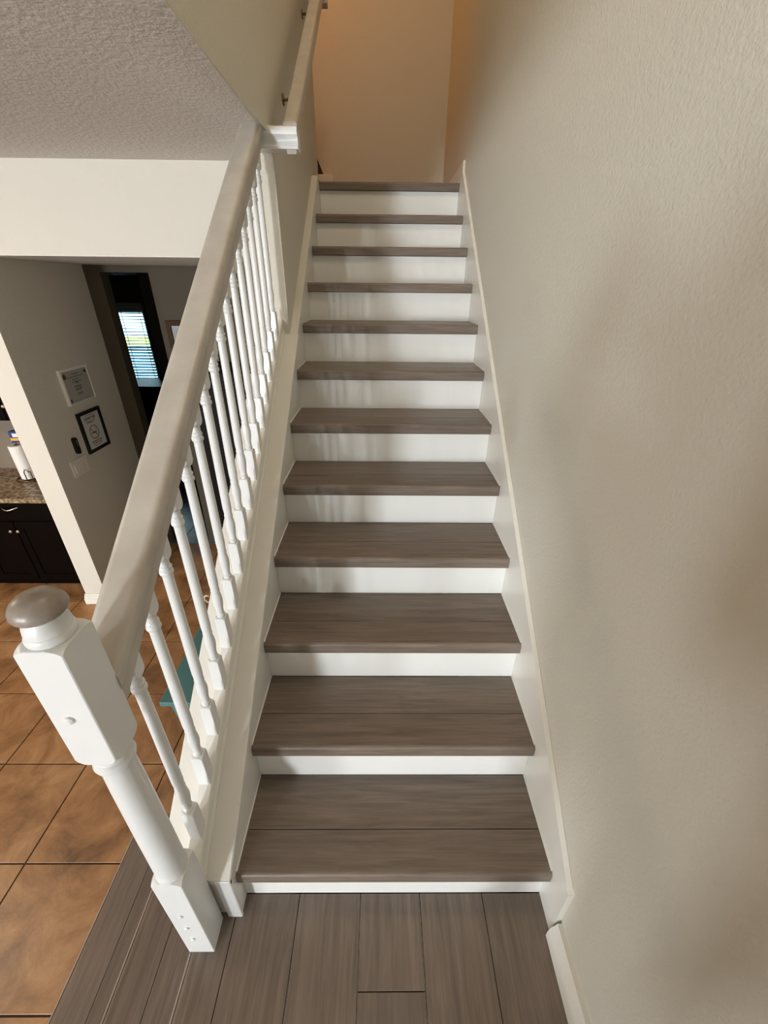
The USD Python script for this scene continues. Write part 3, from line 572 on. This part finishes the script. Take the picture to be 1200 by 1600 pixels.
for sx in (-1, 1):
    body.append(chain([((0, 0, 1.37), 0.08), ((sx * 0.165, 0, 1.395), 0.052), ((sx * 0.235, 0.10, 1.25), 0.040), ((sx * 0.236, 0.16, 1.17), 0.038)]))
    body.append(chain([((0, 0, 0.96), 0.10), ((sx * 0.085, 0, 0.90), 0.088), ((sx * 0.095, 0.01, 0.50), 0.052), ((sx * 0.095, -0.01, 0.09), 0.042)]))
    body.append(m3.Manifold.sphere(0.5, 16).scale([0.02, 0.045, 0.06]).translate([sx * 0.078, 0.03, 1.635]))
    body.append(chain([((sx * 0.235, 0.16, 1.17), 0.040), ((sx * 0.085, 0.33, 1.50), 0.027), ((sx * 0.06, 0.365, 1.565), 0.030)]))
    for q, (dx, dz) in enumerate(((0.0, 0.045), (-0.003, 0.022), (-0.005, 0.0), (-0.006, -0.02))):
        body.append(chain([((sx * 0.062, 0.368, 1.575 + dz * 0.6), 0.011), ((sx * (0.066 + dx), 0.395, 1.59 + dz), 0.009), ((sx * (0.046 + dx), 0.408, 1.592 + dz), 0.0082)], 12))
    body.append(chain([((sx * 0.055, 0.355, 1.57), 0.012), ((sx * 0.042, 0.368, 1.60), 0.0095), ((sx * 0.033, 0.378, 1.62), 0.0085)], 12))
    body.append(chain([((sx * 0.095, 0.0, 0.09), 0.045), ((sx * 0.095, 0.02, 0.05), 0.045), ((sx * 0.105, 0.14, 0.038), 0.036)]))
obj('body', fuse(body, 0.009, 6), M['skin'], pe, smooth=True, label='head, forearms and hands')
shirt = [chain([((0, -0.01, 0.98), 0.145), ((0, 0, 1.18), 0.15), ((0, 0, 1.33), 0.15), ((0, 0, 1.42), 0.09)])]
for sx in (-1, 1):
    shirt += [chain([((0, 0, 1.36), 0.12), ((sx * 0.165, 0, 1.395), 0.068), ((sx * 0.235, 0.10, 1.25), 0.052), ((sx * 0.238, 0.15, 1.19), 0.049)]), chain([((sx * 0.06, 0, 1.0), 0.12), ((sx * 0.10, 0, 1.30), 0.12)])]
obj('shirt', fuse(shirt, 0.016, 10), M['shirt'], pe, smooth=True)
jn = []
for sx in (-1, 1):
    jn.append(chain([((0, 0, 0.96), 0.13), ((sx * 0.085, 0, 0.90), 0.105), ((sx * 0.095, 0.01, 0.50), 0.066), ((sx * 0.095, -0.01, 0.10), 0.055)]))
obj('jeans', fuse(jn, 0.016, 10), M['jeans'], pe, smooth=True)
hm_ = (m3.Manifold.sphere(0.5, 32).scale([0.172, 0.205, 0.24]).translate([0, 0.022, 1.652])) - m3.Manifold.cube([0.3, 0.2, 0.22], True).translate([0, 0.15, 1.57]) - m3.Manifold.cube([0.3, 0.4, 0.1], True).translate([0, 0, 1.53])
obj('hair', fuse([hm_], 0.012, 6), M['hair'], pe, smooth=True)
for sx in (-1, 1):
    obj('eye', lathe([(0, -0.008), (0.008, 0), (0, 0.008)], 16, (sx * 0.032, 0.122, 1.652)), M['white_print'], pe, smooth=True)
    obj('shoe', fuse([chain([((sx * 0.095, -0.03, 0.045), 0.044), ((sx * 0.105, 0.16, 0.036), 0.035)])], 0.012, 4), M['black'], pe, smooth=True)
ph = thing('phone', 'dark phone held up by the person on the landing', 'phone', (PO[0], PO[1] + 0.40, 1.625))
obj('case', bx(-0.036, 0.036, -0.004, 0.004, -0.073, 0.073, 0.002), M['black'], ph)
obj('screen', bx(-0.033, 0.033, -0.0046, -0.004, -0.069, 0.069), M['ink'], ph)
